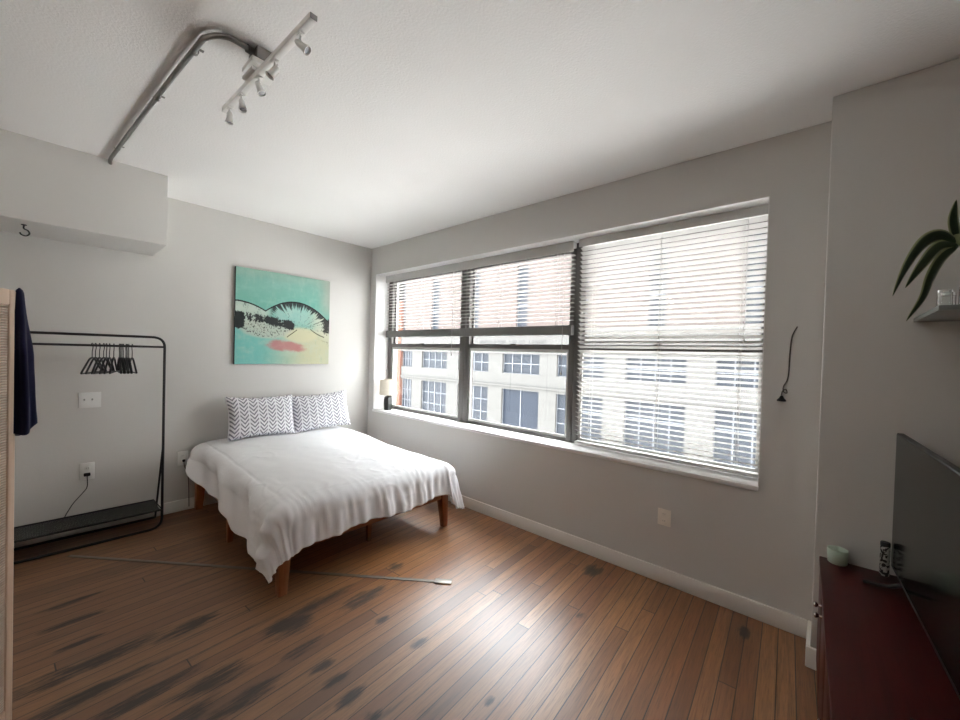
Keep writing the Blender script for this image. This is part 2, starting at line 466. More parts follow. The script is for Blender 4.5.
def painting_mat():
    m = M('abstract_teal_canvas', (0.312, 0.546, 0.468), .6, 0, .3)
    u, v, _ = m.xyz(m.coord('UV'))
    UV = m.coord('UV')
    n1 = m.noise(m.comb(u*2.2, v*3., 1.), 1., 4.)
    n2 = m.noise(m.comb(u*7., v*11., 4.), 1., 5., .65)
    n3 = m.noise(m.comb(u*60., v*42., 7.), 1., 4., .7)
    wob = (n1-.5)*.16
    # ground: green-teal above, pale aqua / cream below
    c = m.mix((v + wob).ss(.62, .92), (0.156, 0.406, 0.328), (0.211, 0.429, 0.359))
    c = m.mix(n2.ss(.45, .75)*.5, c, (0.281, 0.515, 0.452))
    c = m.mix(((v+wob).ss(.86, 1.0))*.35, c, (0.390, 0.468, 0.374))
    c = m.mix((u + wob).ss(.80, 1.02)*((v).ss(.45, .75))*.75, c, (0.406, 0.406, 0.343))
    lower = 1. - (v + wob*.6).ss(.36, .44)
    lowc = m.mix((u+wob).ss(.18, .75), (0.172, 0.484, 0.437), (0.515, 0.515, 0.343))
    lowc = m.mix(n2.ss(.45, .8)*.5, lowc, (0.515, 0.577, 0.484))
    c = m.mix(lower, c, lowc)
    # mottled, scrubbed paint
    n4 = m.noise(m.comb(u*16., v*5., 2.), 1., 5., .7)
    c = m.mix(n4.ss(.52, .75)*.40, c, (.13, .36, .30))
    c = m.mix(n4.ss(.30, .50)*-.25 + .25, c, (.42, .55, .47))
    # ink skyline: two hills meeting in a dip
    hillA = .655 - (u*u)*1.02
    hillB = .70 - ((u-.60).pow(2.)*1.30)
    top = hillA.max(hillB)
    body = v.lt(top); dip = top - v
    ab = (1. - dip.ss(.20, .30))*body
    left = 1. - u.ss(.26, .38)
    chalk = m.mix(n2, (.40, .50, .43), (.60, .63, .55))
    aqua = m.mix(n2, (.16, .44, .41), (.46, .58, .50))
    cream = m.mix(n2, (.48, .50, .36), (.60, .60, .50))
    c = m.mix(ab*left*.85, c, chalk)
    c = m.mix(ab*u.ss(.33, .42)*(1.-u.ss(.70, .90))*.85, c, aqua)
    c = m.mix(ab*u.ss(.70, .88)*.8, c, cream)
    cf = (1. - (((u-.66)/.20).pow(2.) + ((v-.33)/.09).pow(2.) + (n2-.5)*.8).ss(.5, 1.2))
    c = m.mix(cf*.85, c, (.58, .56, .37))
    # pale flank with ink specks under the left hill
    fl = (1.-(((u-.30)/.27).pow(2.) + ((v-.385)/.11).pow(2.) + (n2-.5)*.6).ss(.6, 1.2))
    c = m.mix(fl*.8, c, m.mix(n3, (.36, .42, .34), (.60, .60, .52)))
    sp = n3 - .5
    c = m.mix((fl*.9 + sp*2.6).ss(.95, 1.15)*fl.gt(.05), c, (.07, .075, .07))
    # radial ink strokes inside the right hill, fading towards its middle
    ang = (v-.38).atan2(u-.62)
    rays = m.noise(m.comb(ang*11., dip*2., 3.), 1., 4., .65)
    rim = body*u.ss(.32, .37)
    c = m.mix((rays + (1.-dip.ss(.0, .17))*.30 - .30).ss(.36, .46)*rim*(1.-dip.ss(.10, .24)), c, (.025, .035, .035))
    c = m.mix((rays*1. + sp*.9).ss(.56, .70)*rim*(1.-dip.ss(.20, .34))*.8, c, (.05, .07, .065))
    rimL = body*(1.-u.ss(.24, .32))
    c = m.mix((n4 + sp*.8).ss(.54, .70)*rimL*(1.-dip.ss(.02, .16))*.75, c, (.05, .07, .065))
    # black: left end, middle sweep thickening to the right, right end
    lft = (1.-u.ss(.03, .14))*(1.-((v-.46).abs()).ss(.05, .12))
    c = m.mix((lft*1.5 + sp*1.8 + (n4-.5)*1.2).ss(.45, .75)*lft.gt(.01), c, (.012, .016, .016))
    midl = v - (.475 - (u-.30)*.16)
    mid = (1.-(midl.abs()).ss(.01, .04 + .055*1.))*(1.-u.ss(.55, .64))*u.ss(.04, .14)
    c = m.mix((mid*(.75 + u*.9) + sp*2.2 + (n4-.5)*2.2).ss(.55, .85)*mid.gt(.02), c, (.022, .026, .026))
    rgt = u.ss(.84, .97)*(1.-((v-.45).abs()).ss(.05, .14))
    c = m.mix((rgt + sp*2.2 + (n4-.5)*1.5).ss(.50, .80)*rgt.gt(.02), c, (.035, .035, .03))
    ln = ((v-top).abs() - sp*.006).lt(.0075)
    c = m.mix(ln, c, (.010, .013, .014))
    arc = ((v - (.31 + (u-.52)*.8)).abs().lt(.006))*u.gt(.51)*u.lt(.62)
    arc2 = ((v - (.40 - (u-.78)*.75 + ((u-.78).pow(2.))*1.6)).abs().lt(.006))*u.gt(.77)*u.lt(.94)
    c = m.mix(arc.max(arc2)*(.55 + n3*.6), c, (.02, .025, .02))
    # pink stroke, scrubbed at its edges
    pk = (1. - (((u-.50)/.23).pow(2.) + ((v-.20 + (u-.5)*.10)/.068).pow(2.) + (n2-.5)*2.2).ss(.35, 1.2))
    c = m.mix(pk*.9, c, m.mix(n2, (.42, .13, .14), (.56, .27, .25)))
    m.set('Base Color', c)
    m.bump(n2, .25, .004)
    return m.mat
M_PAINT = painting_mat()
M_CANVASEDGE = plain('black_canvas_edge', (.025, .03, .028), .7)

# ------------------------------------------------------------------ the room
RX0, RY0 = -2.6, -3.4
bm = new_bm(); box(bm, RX0-.2, XW+.25, RY0-.2, YB+.2, -.12, 0); struct('floor', bm, M_FLOOR, label='worn brown pine board floor with black stains', cat='floor')
bm = new_bm(); box(bm, RX0-.2, XW+.25, RY0-.2, YB+.2, ZC, ZC+.15); struct('ceiling', bm, M_CEIL, label='white textured ceiling', cat='ceiling')
bm = new_bm(); box(bm, RX0-.2, XW+.25, YB, YB+.2, 0, ZC); struct('wall_left', bm, M_WALL, label='light grey wall behind the bed and the painting', cat='wall')
bm = new_bm()
box(bm, XW, XW+.36, RY0-.2, YB, 0, OZ0); box(bm, XW, XW+.36, RY0-.2, YB, OZ1, ZC)
box(bm, XW+.36, 6.5, RY0-.2, OY0, -4, OZ0); box(bm, XW+.36, 6.5, RY0-.2, OY0, OZ1, 8)        # added unseen mass beside the window, blocks sky light on the corner
box(bm, XW, 6.5, RY0-.2, OY0, OZ0, OZ1); box(bm, XW, XW+.36, OY1, YB, OZ0, OZ1)
struct('wall_right', bm, M_WALL, label='grey wall holding the wide window, plus an added light-blocking mass outside', cat='wall')
bm = new_bm(); box(bm, XC, XW, RY0, YC, 0, ZC, .006, 3); struct('wall_column', bm, M_WALL, label='grey boxed-out wall at right with the shelf on it', cat='wall', smooth=True)
bm = new_bm(); box(bm, RX0-.2, RX0, RY0-.2, YB, 0, ZC); struct('wall_rear', bm, M_WALLWHITE, label='grey wall left of the camera', cat='wall')
bm = new_bm(); box(bm, RX0, XW, RY0-.2, RY0, 0, ZC); struct('wall_near', bm, M_WALLWHITE, label='grey wall behind the camera', cat='wall')
bm = new_bm(); box(bm, RX0, .671, 3.944, YB, 2.342, ZC, .004, 2); struct('wall_bulkhead', bm, M_WALL, label='boxed bulkhead under the ceiling above the clothes rack', cat='wall', smooth=True)
def baseboard(name, x0, x1, y0, y1, lab):
    bm = new_bm(); box(bm, x0, x1, y0, y1, 0, .105, .005, 2); struct(name, bm, M_TRIM, label=lab, cat='baseboard', smooth=True)
baseboard('baseboard_right', XW-.018, XW, YC+.02, YB-.018, 'pale baseboard along the window wall')
baseboard('baseboard_left', RX0, XW, YB-.018, YB, 'pale baseboard along the painting wall')
bm = new_bm(); box(bm, XC-.018, XC, RY0, YC+.018, 0, .105, .005, 2); box(bm, XC, XW, YC, YC+.018, 0, .105, .005, 2)
struct('baseboard_column', bm, M_TRIM, label='pale baseboard wrapping the boxed-out wall', cat='baseboard', smooth=True)
# reveal lining (white) and sill
bm = new_bm()
box(bm, XW+.001, XW+.25, OY0, OY1, OZ1-.004, OZ1-.0005)
box(bm, XW+.001, XW+.25, OY1-.004, OY1-.0005, OZ0+.028, OZ1-.004); box(bm, XW+.001, XW+.25, OY0+.0005, OY0+.004, OZ0+.028, OZ1-.004)
struct('trim_1', bm, M_WHITE, label='white plaster lining of the window recess', cat='trim')
bm = new_bm(); box(bm, XW-.014, XW+.25, OY0+.001, OY1-.001, OZ0, OZ0+.028, .004, 2)
struct('trim_2', bm, M_WHITE, label='white window sill', cat='sill', smooth=True)

# windows: three double hung units
FX0, FX1 = XW+.205, XW+.285
def window(n, y0, y1, lab, l0, l1):
    zb, zt, zm = OZ0+.028, OZ1-.004, 1.645
    bm = new_bm()
    box(bm, FX0, FX1, y0, y0+l0, zb, zt, .003); box(bm, FX0, FX1, y1-l1, y1, zb, zt, .003)
    box(bm, FX0+.002, FX1, y0+l0, y1-l1, zb, zb+.028, .003); box(bm, FX0+.002, FX1, y0+l0, y1-l1, zt-.05, zt, .003)
    root = struct('window_%d' % n, bm, M_FRAME, label=lab, cat='window', smooth=True)
    a, b = y0+l0, y1-l1
    bm = new_bm(); box(bm, FX0+.004, FX0+.04, a, b, zm-.033, zm+.014, .004); obj('meeting_rail', bm, M_FRAME, root, True)
    bm = new_bm()
    e = .022
    box(bm, FX0+.016, FX0+.032, a, a+e, zb+.028, zm-.033); box(bm, FX0+.016, FX0+.032, b-e, b, zb+.028, zm-.033)
    box(bm, FX0+.016, FX0+.032, a+e, b-e, zb+.028, zb+.028+e); box(bm, FX0+.016, FX0+.032, a+e, b-e, zm-.033-e*1.3, zm-.033)
    obj('lower_sash', bm, M_SCREENFRAME, root)
    bm = new_bm()
    box(bm, FX0+.045, FX0+.06, a, a+e, zm, zt-.05); box(bm, FX0+.045, FX0+.06, b-e, b, zm, zt-.05); box(bm, FX0+.045, FX0+.06, a+e, b-e, zt-.05-e, zt-.05)
    obj('upper_sash', bm, M_FRAME, root)
    bm = new_bm(); box(bm, FX0+.022, FX0+.026, a+e, b-e, zb+.028+e, zm-.033-e*1.3); obj('glass_pane', bm, M_GLASS, root)
    bm = new_bm(); box(bm, FX0+.051, FX0+.055, a+e, b-e, zm+.014, zt-.05-e); obj('glass_pane', bm, M_GLASS, root)
    bm = new_bm(); box(bm, FX0-.012, FX0+.004, (a+b)/2-.03, (a+b)/2+.03, zm-.005, zm+.02, .004); obj('sash_lock', bm, M_FRAME, root, True)
window(1, 2.975, OY1-.004, 'left window unit nearest the corner lamp', .07, .078)
window(2, 1.652, 2.973, 'middle window unit under the raised blind', .05, .068)
window(3, OY0+.004, 1.650, 'right window unit behind the lowered blind', .018, .055)

# ------------------------------------------------------------------ blinds
BX = XW+.165
def slat(bm, y0, y1, z, tilt, w=.05, cx=BX, curve=.0025):
    t = math.radians(tilt); n = 4
    rows = []
    for k in range(n+1):
        s = (k/n-.5)
        dx = s*w; dz = curve*(1-(2*s)**2)
        X = cx + dx*math.cos(t) + dz*math.sin(t); Z = z - dx*math.sin(t) + dz*math.cos(t)
        rows.append((X, Z))
    vt = [[bm.verts.new((X, y, Z+.0012)) for (X, Z) in rows] for y in (y0, y1)]
    vb = [[bm.verts.new((X, y, Z-.0012)) for (X, Z) in rows] for y in (y0, y1)]
    for k in range(n):
        bm.faces.new((vt[0][k], vt[0][k+1], vt[1][k+1], vt[1][k])); bm.faces.new((vb[0][k], vb[1][k], vb[1][k+1], vb[0][k+1]))
    for k in (0, n):
        bm.faces.new((vt[0][k], vt[1][k], vb[1][k], vb[0][k]))
    for e in (0, 1):
        bm.faces.new([vt[e][k] for k in range(n+1)] + [vb[e][k] for k in range(n, -1, -1)])
def blind(label, y0, y1, ztop, zslat0, pitch, tilt, zbot, cords, stack=0, wands=(), rail_h=.024, rail_mat=None):
    root = thing('venetian_blind', label, 'blind', (BX, (y0+y1)/2, ztop), 0)
    bm = new_bm(); box(bm, BX-.027, BX+.027, y0+.004, y1-.004, ztop-.05, ztop, .002); obj('head_rail', bm, M_RAIL, root, True)
    bm = new_bm(); box(bm, BX-.042, BX-.031, y0, y1, ztop-.088 if stack else ztop-.062, ztop, .003); box(bm, BX-.031, BX-.0275, y0, y0+.01, ztop-.05, ztop); box(bm, BX-.031, BX-.0275, y1-.01, y1, ztop-.05, ztop)
    obj('valance', bm, M_RAIL, root, True)
    bm = new_bm()
    z = zslat0
    zend = zbot + rail_h + .004
    while z > zend + .012:
        slat(bm, y0+.006, y1-.006, z, tilt + random.uniform(-.4, .4)); z -= pitch
    obj('slats', bm, M_SLAT, root, True)
    bm = new_bm(); box(bm, BX-.027, BX+.026, y0+.006, y1-.006, zbot, zbot+rail_h, .004); obj('bottom_rail', bm, rail_mat or M_RAIL, root, True)
    for yc in cords:
        bm = new_bm()
        for dx in (-.0255, .0255): tube(bm, [(BX+dx, yc, ztop-.05), (BX+dx, yc, zbot+.02)], .0012, 6)
        tube(bm, [(BX, yc+.012, ztop-.05), (BX, yc+.012, zbot+.02)], .001, 6)
        obj('ladder_cord', bm, M_CORD, root)
    for yw, zl in wands:
        bm = new_bm(); tube(bm, [(BX-.046, yw, ztop-.06), (BX-.046, yw, zl)], .0016, 6)
        w = obj('lift_cord', bm, M_CORD, root)
        bm = new_bm(); lathe(bm, [(0, .03), (.004, .028), (.008, .004), (.007, 0), (0, 0)], (BX-.046, yw, zl-.03), 12)
        obj('tassel', bm, M_CORD, w, True)
blind('wide white venetian blind raised halfway over the left and middle windows', 1.640, 4.352, OZ1-.006, 2.425, .0372, 2, 1.737,
      (1.80, 2.45, 2.90, 3.10, 3.65, 4.20), 24, ((3.085, 1.56), (1.72, 1.42)), .086, M_RAILDARK)
blind('white venetian blind lowered to the sill over the right window', OY0+.008, 1.590, OZ1-.006, 2.462, .0375, 21, .812,
      (.42, .93, 1.46), 0, ((.40, 1.70),))

# ------------------------------------------------------------------ street and the building across it
bm = new_bm(); box(bm, 3.6, 60, -40, 60, -4.3, -4.0); struct('ground', bm, M_ASPHALT, label='street below the window', cat='street')
bld = thing('office_building', 'pale stone and pink brick building across the street with gridded windows', 'building', (XF, 9, -4.0))
PITCH, C0 = 3.222, 1.80
cen = [C0 + PITCH*i for i in range(-2, 7)]
Y0f, Y1f = -5.0, 21.12
bm = new_bm()
box(bm, XF+.25, XF+9, Y0f, Y1f, -4, 9.0)
def band(z0, z1, w, y0=Y0f, y1=Y1f):                # piers between openings of width w
    edges = [y0]
    for c in cen: edges += [c-w/2, c+w/2]
    edges.append(y1)
    for a, b in zip(edges[0::2], edges[1::2]):
        if b > a: box(bm, XF, XF+.25, max(a, y0), min(b, y1), z0, z1)
box(bm, XF, XF+.25, Y0f, Y1f, -4, -2.25); band(-2.25, -.2, 2.27); box(bm, XF, XF+.25, Y0f, Y1f, -.2, .62); band(.62, 1.62, 2.27)
box(bm, XF-.05, XF+.25, Y0f, Y1f, 1.62, 2.75)
obj('stone_wall', bm, M_STONE, bld)
bm = new_bm()
band(2.75, 6.05, .66); box(bm, XF, XF+.25, Y0f, Y1f, 6.05, 9.0)
obj('brick_wall', bm, M_BRICK_PINK, bld)
bm = new_bm(); box(bm, XF-.09, XF, Y0f, Y1f, -.05, .03); obj('string_course', bm, M_STONE, bld)
bm = new_bm(); box(bm, XF-.16, XF-.05, Y0f, Y1f, 2.62, 2.75); obj('cornice', bm, M_STONE, bld)
def ext_window(c, w, z0, z1, nx, nz, name='window', glass=M_EXTGLASS):
    bm = new_bm(); t = .036
    y0, y1 = c-w/2, min(c+w/2, Y1f)
    for k in range(nx+1):
        y = y0 + (y1-y0)*k/nx; box(bm, XF+.12, XF+.19, max(y0, y-t/2), min(y1, y+t/2), z0, z1)
    for k in range(nz+1):
        z = z0 + (z1-z0)*k/nz; box(bm, XF+.12, XF+.19, y0, y1, max(z0, z-t/2), min(z1, z+t/2))
    f = obj(name, bm, M_EXTFRAME, bld)
    bm = new_bm(); box(bm, XF+.16, XF+.175, y0, y1, z0, z1); obj('pane', bm, glass, f)
for i, c in enumerate(cen):
    if i == 5:
        ext_window(c, 2.27, -2.25, -.2, 2, 1, 'entrance', M_DARKENTRY)
    else:
        ext_window(c, 2.27, -2.25, -.2, 4, 3)
    ext_window(c, 2.27, .62, 1.62, 4, 2)
    ext_window(c, .66, 2.75, 6.05, 1, 5, 'tall_window')
# worn carved inscription over the entrance: only the strokes can be made out
yy = 14.15
rnd = random.Random(3)
for word in (9, 5, 5):
    for k in range(word):
        bm = new_bm()
        kind = rnd.choice('IHLTEOU'); w = .16; h = .20; z0 = 2.10; t = .035; x0, x1 = XF-.062, XF-.05
        def st_(a, b, c, d): box(bm, x0, x1, yy-b, yy-a, z0+c, z0+d)
        if kind in 'IHLEOU': st_(0, t, 0, h)
        if kind in 'HOU': st_(w-t, w, 0, h)
        if kind == 'T': st_(w/2-t/2, w/2+t/2, 0, h)
        if kind in 'TEO': st_(t, w-t, h-t, h)
        if kind in 'LEOU': st_(t, w-t, 0, t)
        if kind in 'HE': st_(t, w-t, h/2-t/2, h/2+t/2)
        obj('carved_letter', bm, M_CARVE, bld)
        yy -= .205
    yy -= .17
nb = thing('brick_building', 'orange brick building edge seen at the far left of the window', 'building', (XF, 24, -4))
bm = new_bm(); box(bm, XF-.1, XF+9, Y1f+.02, Y1f+.75, -4, 4.9); obj('brick_pier', bm, M_BRICK_ORANGE, nb)
bm = new_bm(); box(bm, XF+.1, XF+9, Y1f+.75, 40, -4, 8.5); obj('wall', bm, M_STONE, nb)

# ------------------------------------------------------------------ bed
BXa, BXb, BYa, BYb = 1.0, 2.45, 2.50, 4.475
bed = thing('bed_frame', 'orange-brown wooden platform bed frame with tapered legs', 'bed', ((BXa+BXb)/2, (BYa+BYb)/2, 0))
def bedrail(x0, x1, y0, y1):
    bm = new_bm(); box(bm, x0, x1, y0, y1, .255, .36, .006, 2); obj('side_rail', bm, M_BEDRAIL, bed, True)
bedrail(BXa+.05, BXb-.05, BYa+.012, BYa+.037); bedrail(BXa+.05, BXb-.05, BYb-.037, BYb-.012)
bedrail(BXa+.012, BXa+.037, BYa+.05, BYb-.05); bedrail(BXb-.037, BXb-.012, BYa+.05, BYb-.05)
bm = new_bm()
for k in range(12):
    y = BYa+.09 + k*(BYb-BYa-.18)/11; box(bm, BXa+.037, BXb-.037, y-.04, y+.04, .34, .36, .003)
obj('slat_base', bm, M_BEDRAIL, bed, True)
def taper_leg(cx, cy, top, bot, ztop, sx, sy):
    bm = new_bm()
    # outer faces stay vertical, inner faces taper
    def ring(w, z):
        x0, x1 = (cx, cx+w) if sx > 0 else (cx-w, cx)
        y0, y1 = (cy, cy+w) if sy > 0 else (cy-w, cy)
        return [bm.verts.new(q) for q in ((x0, y0, z), (x1, y0, z), (x1, y1, z), (x0, y1, z))]
    rs = [ring(bot, 0), ring(top, ztop-.10), ring(top, ztop)]
    bm.faces.new(list(reversed(rs[0]))); bm.faces.new(rs[-1])
    for A, B in zip(rs, rs[1:]):
        for k in range(4): bm.faces.new((A[k], A[(k+1) % 4], B[(k+1) % 4], B[k]))
    bmesh.ops.bevel(bm, geom=bm.edges[:], offset=.005, segments=2, affect='EDGES', profile=.5)
    obj('leg', bm, M_BEDWOOD, bed, True)
taper_leg(BXa, BYa, .075, .055, .36, 1, 1); taper_leg(BXb, BYa, .075, .048, .36, -1, 1)
taper_leg(BXa, BYb, .075, .055, .36, 1, -1); taper_leg(BXb, BYb, .075, .055, .36, -1, -1)
taper_leg(BXa+.005, 3.50, .045, .038, .255, 1, 1); taper_leg(1.785, 2.74, .04, .032, .34, 1, 1); taper_leg(1.785, 3.50, .04, .032, .34, 1, 1)
mt = new_bm(); box(mt, BXa+.03, BXb-.03, BYa+.03, BYb-.01, .361, .535, .05, 5)
tag(obj('mattress', mt, M_MATTRESS, None, True), 'grey-white mattress lying on the wooden bed frame under the duvet', 'mattress')

# duvet: unrolled cloth bent over the mattress edge
def duvet():
    CX0, CX1, CY0 = 1.075, 2.395, 2.585
    r = .115
    NX, NY = 190, 210
    bm = new_bm()
    A0, A1 = -1.0, 1.0
    def ztop(y): return .585 + .055*smooth01(2.6, 4.3, y)
    def left_len(y):
        hem = .395 + 0*y
        pts = [(2.30, .245), (2.6, .225), (2.85, .245), (3.12, .265), (3.22, .315), (3.40, .345), (3.70, .350), (4.00, .375), (4.25, .43), (4.46, .48)]
        if y <= pts[0][0]: h = pts[0][1]
        elif y >= pts[-1][0]: h = pts[-1][1]
        else:
            for (a, ha), (b, hb) in zip(pts, pts[1:]):
                if a <= y <= b:
                    t = (y-a)/(b-a); h = ha + (hb-ha)*t; break
        return (ztop(y) - h - r) + r*PI/2
    def foot_len(x):
        h = .318 + .012*math.sin(x*9.) - .11*smooth01(2.36, 2.6, x) - .05*(1-smooth01(1.0, 1.16, x))
        return (.585 - h - r) + r*PI/2
    right_len = .25
    YT = 4.455
    grid = []
    for j in range(NY+1):
        row = []
        tj = j/NY
        for i in range(NX+1):
            ti = i/NX
            # cloth coordinates: the left part of the sheet
            fl = foot_len(min(max(CX0 + (CX1-CX0)*((ti-.24)/(1-.44)), CX0-.1), CX1+.25))
            # y from -foot_len .. YT-CY0
            yc = -fl + tj*(YT-CY0+fl)
            ywor = CY0 + max(yc, 0.)
            ll = left_len(ywor if yc > 0 else 2.62 + yc*.3)
            if ti < .24: xc = -ll*(1-ti/.24)
            elif ti > .80: xc = (CX1-CX0) + right_len*((ti-.80)/.20)
            else: xc = (CX1-CX0)*((ti-.24)/.56)
            dx = -min(xc, 0) if xc < 0 else max(xc-(CX1-CX0), 0)
            sx = -1 if xc < 0 else 1
            dy = -min(yc, 0)
            p = 3.2
            d = (dx**p + dy**p)**(1/p) if (dx > 0 or dy > 0) else 0
            bx = CX0 + min(max(xc, 0), CX1-CX0); by = CY0 + max(yc, 0)
            n = Vector((sx*dx, -dy, 0))
            if n.length > 1e-6: n.normalize()
            zt = ztop(by)
            # puff across the top
            inner = min(min(max(xc, 0), CX1-CX0 - min(max(xc, 0), CX1-CX0))/.35, max(yc, 0)/.35, 1)
            zt += .022*math.sqrt(max(0, 1-(1-min(1, inner))**2)) - .012
            flare = math.radians(9 + (27*smooth01(3.5, 4.4, by) if dx > 0 and sx < 0 else (8 if dx > 0 else 0)))
            if d < r*PI/2:
                a = d/r; out = r*math.sin(a); dn = r*(1-math.cos(a))
            else:
                e = d - r*PI/2; out = r + e*math.sin(flare); dn = r + e*math.cos(flare)
            if dx > 0 and dy > 0: out *= 1 + .34*math.sin(2*math.atan2(dy, dx))
            # folds
            hang = smooth01(.02, .22, d)
            q = Vector((bx, by, 0))
            cs = Vector((xc, yc, 0))
            # left side: wide soft diagonal folds
            f = 0
            if dx > 0:
                ph = yc*7.5 + dx*5.0 + 1.6*noise.noise(Vector((yc*1.6, dx*1.5, 2.)))
                f += hang*(.024*math.sin(ph) + .010*math.sin(ph*2.3+1.2))*min(1, dx/.12)*(1 if dy < .05 else max(0, 1-dy*3))
            if dy > 0:
                ph = xc*30 + 3.0*noise.noise(Vector((xc*3., dy*2., 5.)))
                f += smooth01(.04, .26, d)*(.011*math.sin(ph) + .006*math.sin(xc*61+2+2*noise.noise(Vector((xc*5, dy*4, 1.)))))
            if dx > 0 and dy > 0:
                an = math.atan2(dy, dx)
                f += hang*.014*math.sin(an*4.0+.6)*min(1, min(dx, dy)/.08)
            # soft dents on top, gathers running down over the foot edge
            w1 = noise.noise(Vector((xc*3.2, yc*3.2, 1.3)))*.016 + noise.noise(Vector((xc*9+yc*2, yc*8, 4.)))*.004
            foot = smooth01(.28, .0, yc) if yc > 0 else 1
            rid = noise.noise(Vector((xc*17 + 1.4*noise.noise(Vector((xc*3, yc*4, 0))), yc*2.4 + dy*1.5, 9.)))
            w2 = (.5-abs(rid))*.010*foot*(.45 + .9*max(0, noise.noise(Vector((xc*2.3, yc*2., 6.)))+.3))
            rid2 = noise.noise(Vector((xc*6+yc*5, yc*7-xc*4, 3.)))
            if dy > .05: w2 += .0035*math.sin(xc*95 + 3*noise.noise(Vector((xc*6, dy*5, 2.))))*smooth01(.05, .2, dy)
            w3 = max(0, .18-abs(rid2))*.020*smooth01(.0, .35, noise.noise(Vector((xc*1.7, yc*1.7, 12.)))+.1)
            nrm = Vector((0, 0, 1)) if d == 0 else (n*math.sin(min(d/r, PI/2)) + Vector((0, 0, 1))*math.cos(min(d/r, PI/2)))
            P = Vector((bx, by, zt)) + n*out - Vector((0, 0, dn)) + nrm*(w1*.8 + w2 + w3) + n*f
            # rolled hem
            P.z = max(P.z, .02)
            if P.y > YB-.03: P.y = YB-.03
            row.append(bm.verts.new(P))
        grid.append(row)
    for j in range(NY):
        for i in range(NX):
            bm.faces.new((grid[j][i], grid[j][i+1], grid[j+1][i+1], grid[j+1][i]))
    o = obj('duvet', bm, M_DUVET, None, True, angle=180)
    s = o.modifiers.new('thick', 'SOLIDIFY'); s.thickness = .022; s.offset = -1; s.use_even_offset = False
    return tag(o, 'rumpled white duvet draped over the bed and hanging down at the left', 'duvet')
dv = duvet()
# the modifier may thicken to either side: make sure it goes inwards
dv.modifiers['thick'].offset = -1

def pillow(label, loc, w, h, th, rz, lean, seed, grp, roll=0.):
    """stuffed pillow, local x = width, z = height, standing and leaning back"""
    bm = new_bm(); N = 40
    uvl = None
    grids = []
    for side in (1, -1):
        g = []
        for j in range(N+1):
            row = []
            for i in range(N+1):
                u = -1+2*i/N; v = -1+2*j/N
                # pinched outline: corners stick out, edges pull in
                px = u*(1 - .055*(1-v*v)*(abs(u)**3)) ; pz = v*(1 - .10*(1-u*u)*(abs(v)**3))
                t = (max(0, 1-u**4)*max(0, 1-v**4))**.55
                t *= 1 + .18*noise.noise(Vector((u*1.6, v*1.6, seed)))
                y = -side*th/2*t
                ed = (1-(1-abs(u)**6)*(1-abs(v)**6))
                y += .010*noise.noise(Vector((u*3.5, v*3.5, seed+4+side)))*(1-ed) + .016*noise.noise(Vector((u*2., v*2., seed+9)))*ed
                row.append(Vector((px*w/2, y, (pz+1)*h/2)))
            g.append(row)
        grids.append(g)
    me = bpy.data.meshes.new('pillow')
    vs = []; fs = []; uv = []
    idx = {}
    def vid(s, j, i):
        if i in (0, N) or j in (0, N): key = (0, j, i)
        else: key = (s, j, i)
        if key not in idx:
            idx[key] = len(vs); vs.append(grids[s][j][i])
        return idx[key]
    for s in (0, 1):
        for j in range(N):
            for i in range(N):
                q = [(j, i), (j, i+1), (j+1, i+1), (j+1, i)]
                if s == 1: q = q[::-1]
                fs.append([vid(s, a, b) for a, b in q]); uv.append([(b/N, a/N) for a, b in q])
    me.from_pydata(vs, [], fs)
    L = me.uv_layers.new(name='UVMap')
    for p, us in zip(me.polygons, uv):
        p.use_smooth = True
        for li, c in zip(p.loop_indices, us): L.data[li].uv = c
    me.materials.append(M_CHEV)
    o = bpy.data.objects.new('pillow', me); COL.objects.link(o)
    o.rotation_euler = (lean, roll, rz); o.location = loc
    return tag(o, label, 'pillow', grp)
pillow('left white pillow with grey chevrons leaning on the wall at the bed head', (1.515, 4.225, .652), .645, .425, .20, math.radians(2), math.radians(-15), 2., 'chevron pillows', math.radians(1))
pillow('right white pillow with grey chevrons nearer the window, tilted toward its neighbour', (2.150, 4.24, .650), .645, .42, .19, math.radians(-7), math.radians(-14), 7., 'chevron pillows', math.radians(-4))

# ------------------------------------------------------------------ painting
pt = thing('painting', 'square abstract teal painting with black wavy line and pink stroke on the wall', 'painting', (1.81, YB, 1.38))
x0, x1, z0, z1 = 1.312, 2.309, 1.380, 2.368
bm = new_bm(); box(bm, x0, x1, YB-.036, YB-.001, z0, z1, .003); obj('canvas_edge', bm, M_CANVASEDGE, pt, True)
me_bm = new_bm()
box(me_bm, x0+.001, x1-.001, YB-.0375, YB-.0362, z0+.001, z1-.001)
cv = obj('canvas', me_bm, M_PAINT, pt)
L = cv.data.uv_layers.new(name='UVMap')
for p in cv.data.polygons:
    for li in p.loop_indices:
        c = cv.data.vertices[cv.data.loops[li].vertex_index].co + Vector(pt.location)
        L.data[li].uv = ((c.x-x0)/(x1-x0), (c.z-z0)/(z1-z0))

